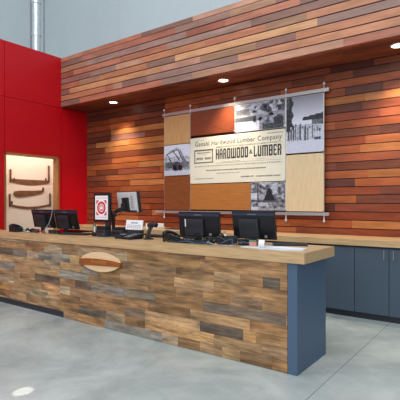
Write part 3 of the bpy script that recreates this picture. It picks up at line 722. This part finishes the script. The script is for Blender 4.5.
# card reader with a printed white card on it
t = thing('card_stand', 'white printed card propped above the black card reader', 'card', (-3.605, 3.62, CT+.0))
MB().box(-.10, .10, -.02, .05, 0, .094, bev=.006).ob('support_block', 'dark', t)
R = Matrix.Translation((0, -.012, .094)) @ Matrix.Rotation(LN(-8), 4, 'X')
MB().box(-.136, .134, -.003, .003, 0, .112, mx=R).ob('card', 'paper', t)
q = MB()
for k in range(6): q.box(-.05+k*.018, -.037+k*.018, -.0045, -.003, .072, .086, mx=R)
for r in range(3):
    for k in range(7): q.box(-.11+k*.032, -.09+k*.032, -.0045, -.003, .018+r*.016, .023+r*.016, mx=R)
q.ob('small_print', 'greyp', t)
t = thing('card_reader', 'black payment card reader in front of the white printed card', 'card reader', (-3.485, 3.46, CT), LN(-8))
MB().prism([(-.09, 0), (.09, 0), (.09, .06), (-.09, .025)], -.07, .07, 'x').ob('body', 'black', t)
R = Matrix.Translation((0, -.09, .025)) @ Matrix.Rotation(math.atan2(.035, .18), 4, 'X')
MB().box(-.05, .05, .1, .165, -.001, .003, mx=R).ob('screen', 'bluebl', t)
k = MB()
for i in range(3):
    for j in range(4): k.box(-.042+i*.03, -.02+i*.03, .012+j*.02, .026+j*.02, -.001, .005, mx=R)
k.ob('keypad', 'greyp', t)
t = thing('pin_pad', 'black pin pad standing left of the black card reader', 'pin pad', (-3.65, 3.46, CT), LN(10))
MB().prism([(-.07, 0), (.07, 0), (.07, .05), (-.07, .03)], -.045, .045, 'x').ob('body', 'black', t)
R = Matrix.Translation((0, -.07, .03)) @ Matrix.Rotation(math.atan2(.02, .14), 4, 'X')
MB().box(-.034, .034, .08, .125, -.001, .003, mx=R).ob('screen', 'greyp', t)
k = MB()
for i in range(3):
    for j in range(3): k.box(-.03+i*.022, -.014+i*.022, .012+j*.02, .026+j*.02, -.001, .004, mx=R)
k.ob('keypad', 'dark', t)
# barcode scanner on its stand
t = thing('handheld_scanner', 'black handheld scanner resting on a tilted stand', 'scanner', (-3.33, 3.56, CT))
MB().lathe([(.06, 0), (.062, .006), (.05, .014), (.02, .02)], seg=24).ob('stand_base', 'black', t, smooth=True)
MB().tube(spline([(-.01, 0, .01), (.01, 0, .06), (.045, 0, .12), (.06, 0, .135)], 5), .012, 10).ob('stand_neck', 'greyp', t, smooth=True)
MB().tube(spline([(.02, -.02, .155), (.08, -.015, .165), (.13, -.01, .160)], 4), .026, 12).ob('scanner_head', 'black', t, smooth=True)
MB().tube([(.045, -.02, .14), (.015, -.03, .05), (.005, -.035, .02)], .018, 10).ob('grip', 'dark', t, smooth=True)
# papers, small boxes
t = tag(MB().prism([(-2.06, 3.425), (-1.62, 3.385), (-1.475, 3.47), (-1.50, 3.63), (-1.99, 3.62)], CT, CT+.006, 'z').ob('paper_sheet', 'bluepaper'), 'large bluish-white paper sheets spread at the right end of the counter', 'paper')
t = tag(MB().prism([(-1.80, 3.54), (-1.60, 3.50), (-1.53, 3.60), (-1.74, 3.61)], CT+.006, CT+.010, 'z').ob('paper_sheet', 'paper'), 'smaller white sheet lying on top of the bluish paper', 'paper')
t = thing('tape_roll', 'small white roll standing on the papers by the right monitor', 'roll', (-1.865, 3.47, CT+.006), LN(20))
MB().lathe([(.012, -.026), (.03, -.026), (.033, -.022), (.033, .022), (.03, .026), (.012, .026)], c=(0, 0, .033), seg=20, axis='x').ob('roll', 'paper', t, smooth=True)
MB().lathe([(.011, -.028), (.013, -.028), (.013, .028), (.011, .028)], c=(0, 0, .033), seg=14, axis='x').ob('core', 'dark', t)
t = thing('card_box', 'small pinkish card box left of the white roll', 'box', (-1.965, 3.50, CT+.006), LN(12))
MB().box(-.035, .03, -.025, .025, 0, .045, bev=.003).ob('box', 'pink', t); MB().box(-.036, .031, -.026, .026, .044, .056, bev=.003).ob('lid', 'green', t)
t = thing('glue_bottle', 'small pale bottle just left of the right monitor', 'bottle', (-2.47, 3.79, CT))
MB().lathe([(.022, 0), (.024, .01), (.024, .06), (.012, .075), (.012, .085)], seg=18).ob('body', 'paper', t, smooth=True); MB().lathe([(.013, .083), (.013, .1), (.006, .112)], seg=14).ob('cap', 'pink', t, smooth=True)
# loose cables on the counter
def cord(label, pts, m, r=.004):
    tag(MB().tube(spline([(x, y, CT+z) for x, y, z in pts], 6), r, 6).ob('loose_cable', m, smooth=True), label, 'cable', 'loose cables on the counter')
cord('blue cable looping in front of the right monitor', [(-2.32, 3.48, .012), (-2.26, 3.44, .03), (-2.2, 3.50, .06), (-2.15, 3.44, .02), (-2.06, 3.49, .04), (-2.0, 3.55, .008)], 'cable2', .006)
cord('grey cable lying between the two right-hand monitors', [(-2.43, 3.41, .006), (-2.42, 3.42, .03), (-2.38, 3.42, .014), (-2.26, 3.40, .006), (-2.14, 3.43, .006)], 'cable3', .005)
cord('thick black cable bundle at the foot of the right monitor', [(-2.19, 3.55, .014), (-2.15, 3.53, .06), (-2.1, 3.55, .03), (-2.05, 3.53, .065), (-2.0, 3.55, .03), (-1.96, 3.56, .02)], 'cable', .012)
cord('black cable bundle at the foot of the monitor with a barcode sticker', [(-2.66, 3.605, .012), (-2.62, 3.60, .05), (-2.58, 3.61, .02), (-2.55, 3.60, .055), (-2.51, 3.61, .02), (-2.48, 3.59, .012)], 'cable', .011)
cord('black cable bundle at the foot of the farthest left monitor', [(-5.52, 3.43, .014), (-5.47, 3.42, .05), (-5.42, 3.43, .02), (-5.34, 3.42, .05), (-5.24, 3.43, .014)], 'cable', .012)
cord('grey cable at the foot of the farthest left monitor', [(-5.50, 3.38, .008), (-5.47, 3.36, .03), (-5.43, 3.38, .012), (-5.36, 3.37, .006)], 'cable3', .007)
cord('red cable at the foot of the monitor before the red wall', [(-5.26, 3.40, .008), (-5.2, 3.42, .035), (-5.12, 3.43, .012), (-5.02, 3.40, .008)], 'cable4', .008)
cord('black cable at the foot of the monitor before the red wall', [(-5.0, 3.44, .012), (-4.95, 3.43, .04), (-4.9, 3.44, .015), (-4.85, 3.43, .03), (-4.80, 3.44, .012)], 'cable', .01)
cord('pale cable hanging between the two left monitors', [(-5.285, 3.69, .305), (-5.27, 3.66, .22), (-5.24, 3.6, .12), (-5.22, 3.49, .008)], 'cable3', .004)
def dock(label, x, y, rz, w, d, h, m='black'):
    t = thing('docking_box', label, 'box', (x, y, CT), rz, 'small black boxes among the cables')
    MB().box(-w/2, w/2, -d/2, d/2, 0, h, bev=.005).ob('body', m, t)
    q = MB()
    for k in range(4): q.box(-w*.38+k*w*.2, -w*.38+k*w*.2+w*.12, -d/2-.002, -d/2+.002, h*.3, h*.65)
    q.ob('socket', 'greyp', t)
dock('low black box at the foot of the farthest left monitor', -5.40, 3.488, 0, .16, .05, .045)
dock('low black box at the foot of the monitor before the red wall', -4.95, 3.488, 0, .2, .05, .045)
dock('low black box under the left half of the barcode-sticker monitor', -2.77, 3.602, 0, .17, .05, .05)
dock('low charcoal box under the right half of the barcode-sticker monitor', -2.545, 3.69, LN(-4), .14, .07, .05, 'dark')
dock('low black box under the monitor beside the white papers', -2.08, 3.602, 0, .2, .05, .055)
cord('tangled black cable in front of the middle phone', [(-2.92, 3.42, .006), (-2.84, 3.44, .03), (-2.80, 3.40, .01), (-2.90, 3.385, .02), (-2.98, 3.41, .006)], 'cable', .007)
cord('blue cable lying in front of the barcode-sticker monitor', [(-2.78, 3.40, .006), (-2.66, 3.385, .025), (-2.56, 3.40, .008), (-2.44, 3.385, .02), (-2.36, 3.40, .006)], 'cable2', .006)
cord('black cable looping in front of the right-hand phone', [(-2.46, 3.50, .01), (-2.40, 3.47, .05), (-2.33, 3.47, .075), (-2.26, 3.48, .04), (-2.22, 3.47, .01)], 'cable', .009)
# things on the back worktop
t = thing('paper_tray', 'white tray of paper on the back worktop, behind the handheld scanner', 'tray', (-5.2, 5.72, .97))
MB().box(-.15, .15, -.1, .1, 0, .03, bev=.004).ob('tray', 'silver', t); MB().box(-.135, .135, -.09, .09, .03, .085, bev=.004).ob('paper_stack', 'paper', t)
t = thing('clipboard', 'dark clipboard lying on the back worktop behind the middle phone', 'clipboard', (-4.74, 5.72, .97))
MB().box(-.15, .15, -.11, .11, 0, .012, bev=.002).ob('board', 'dark', t); MB().box(-.05, .05, .07, .1, .012, .024, bev=.002).ob('clip', 'steel', t)

# ------------------------------------------------------------------ light
W = D.worlds.new('World'); SC.world = W; W.use_nodes = True
nt = W.node_tree; bg = nt.nodes['Background']; bg.inputs['Color'].default_value = (.86, .93, 1, 1); bg.inputs['Strength'].default_value = .62
def area(name, loc, target, sx, sy, e, col):
    L = D.lights.new(name, 'AREA'); L.shape = 'RECTANGLE'; L.size = sx; L.size_y = sy; L.energy = e; L.color = col
    o = D.objects.new(name, L); COL.objects.link(o); o.location = loc
    o.rotation_euler = (Vector(target)-Vector(loc)).to_track_quat('-Z', 'Y').to_euler(); return o
area('skylight', (-2.5, 0, 9.6), (-2.5, 0.4, 0), 9, 6, 500, (.93, .97, 1))
area('storefront_daylight', (0.5, -6.5, 5.4), (-3.2, 5, 1.4), 9, 5, 430, (1, .97, .93))
pl = area('passage_lamp', (-7.78, 4.9, 2.77), (-7.78, 4.9, 0), .3, 2.6, 25, (1, .96, .88)); pl.rotation_euler = (0, 0, 0)
L = D.lights.new('sunbeam', 'SPOT'); L.energy = 3200; L.color = (1, .92, .78); L.spot_size = math.radians(.95); L.spot_blend = .3; L.shadow_soft_size = .01
o = D.objects.new('sunbeam', L); COL.objects.link(o); o.location = (-2.4, -2.5, 7.0); o.rotation_euler = (Vector((-3.0, 1.84, 0))-o.location).to_track_quat('-Z', 'Y').to_euler()

cam = D.cameras.new('Camera'); co = D.objects.new('Camera', cam); COL.objects.link(co)
co.location = (0, 0, EYE); co.rotation_euler = (math.pi/2, 0, YAW); cam.sensor_width = 36; cam.lens = F/400*36; cam.shift_y = (HZ-200)/400; cam.clip_start = .05
SC.camera = co
vs = SC.view_settings; vs.view_transform = 'Standard'; vs.look = 'None'; vs.gamma = 1; vs.use_curve_mapping = False; vs.exposure = .12
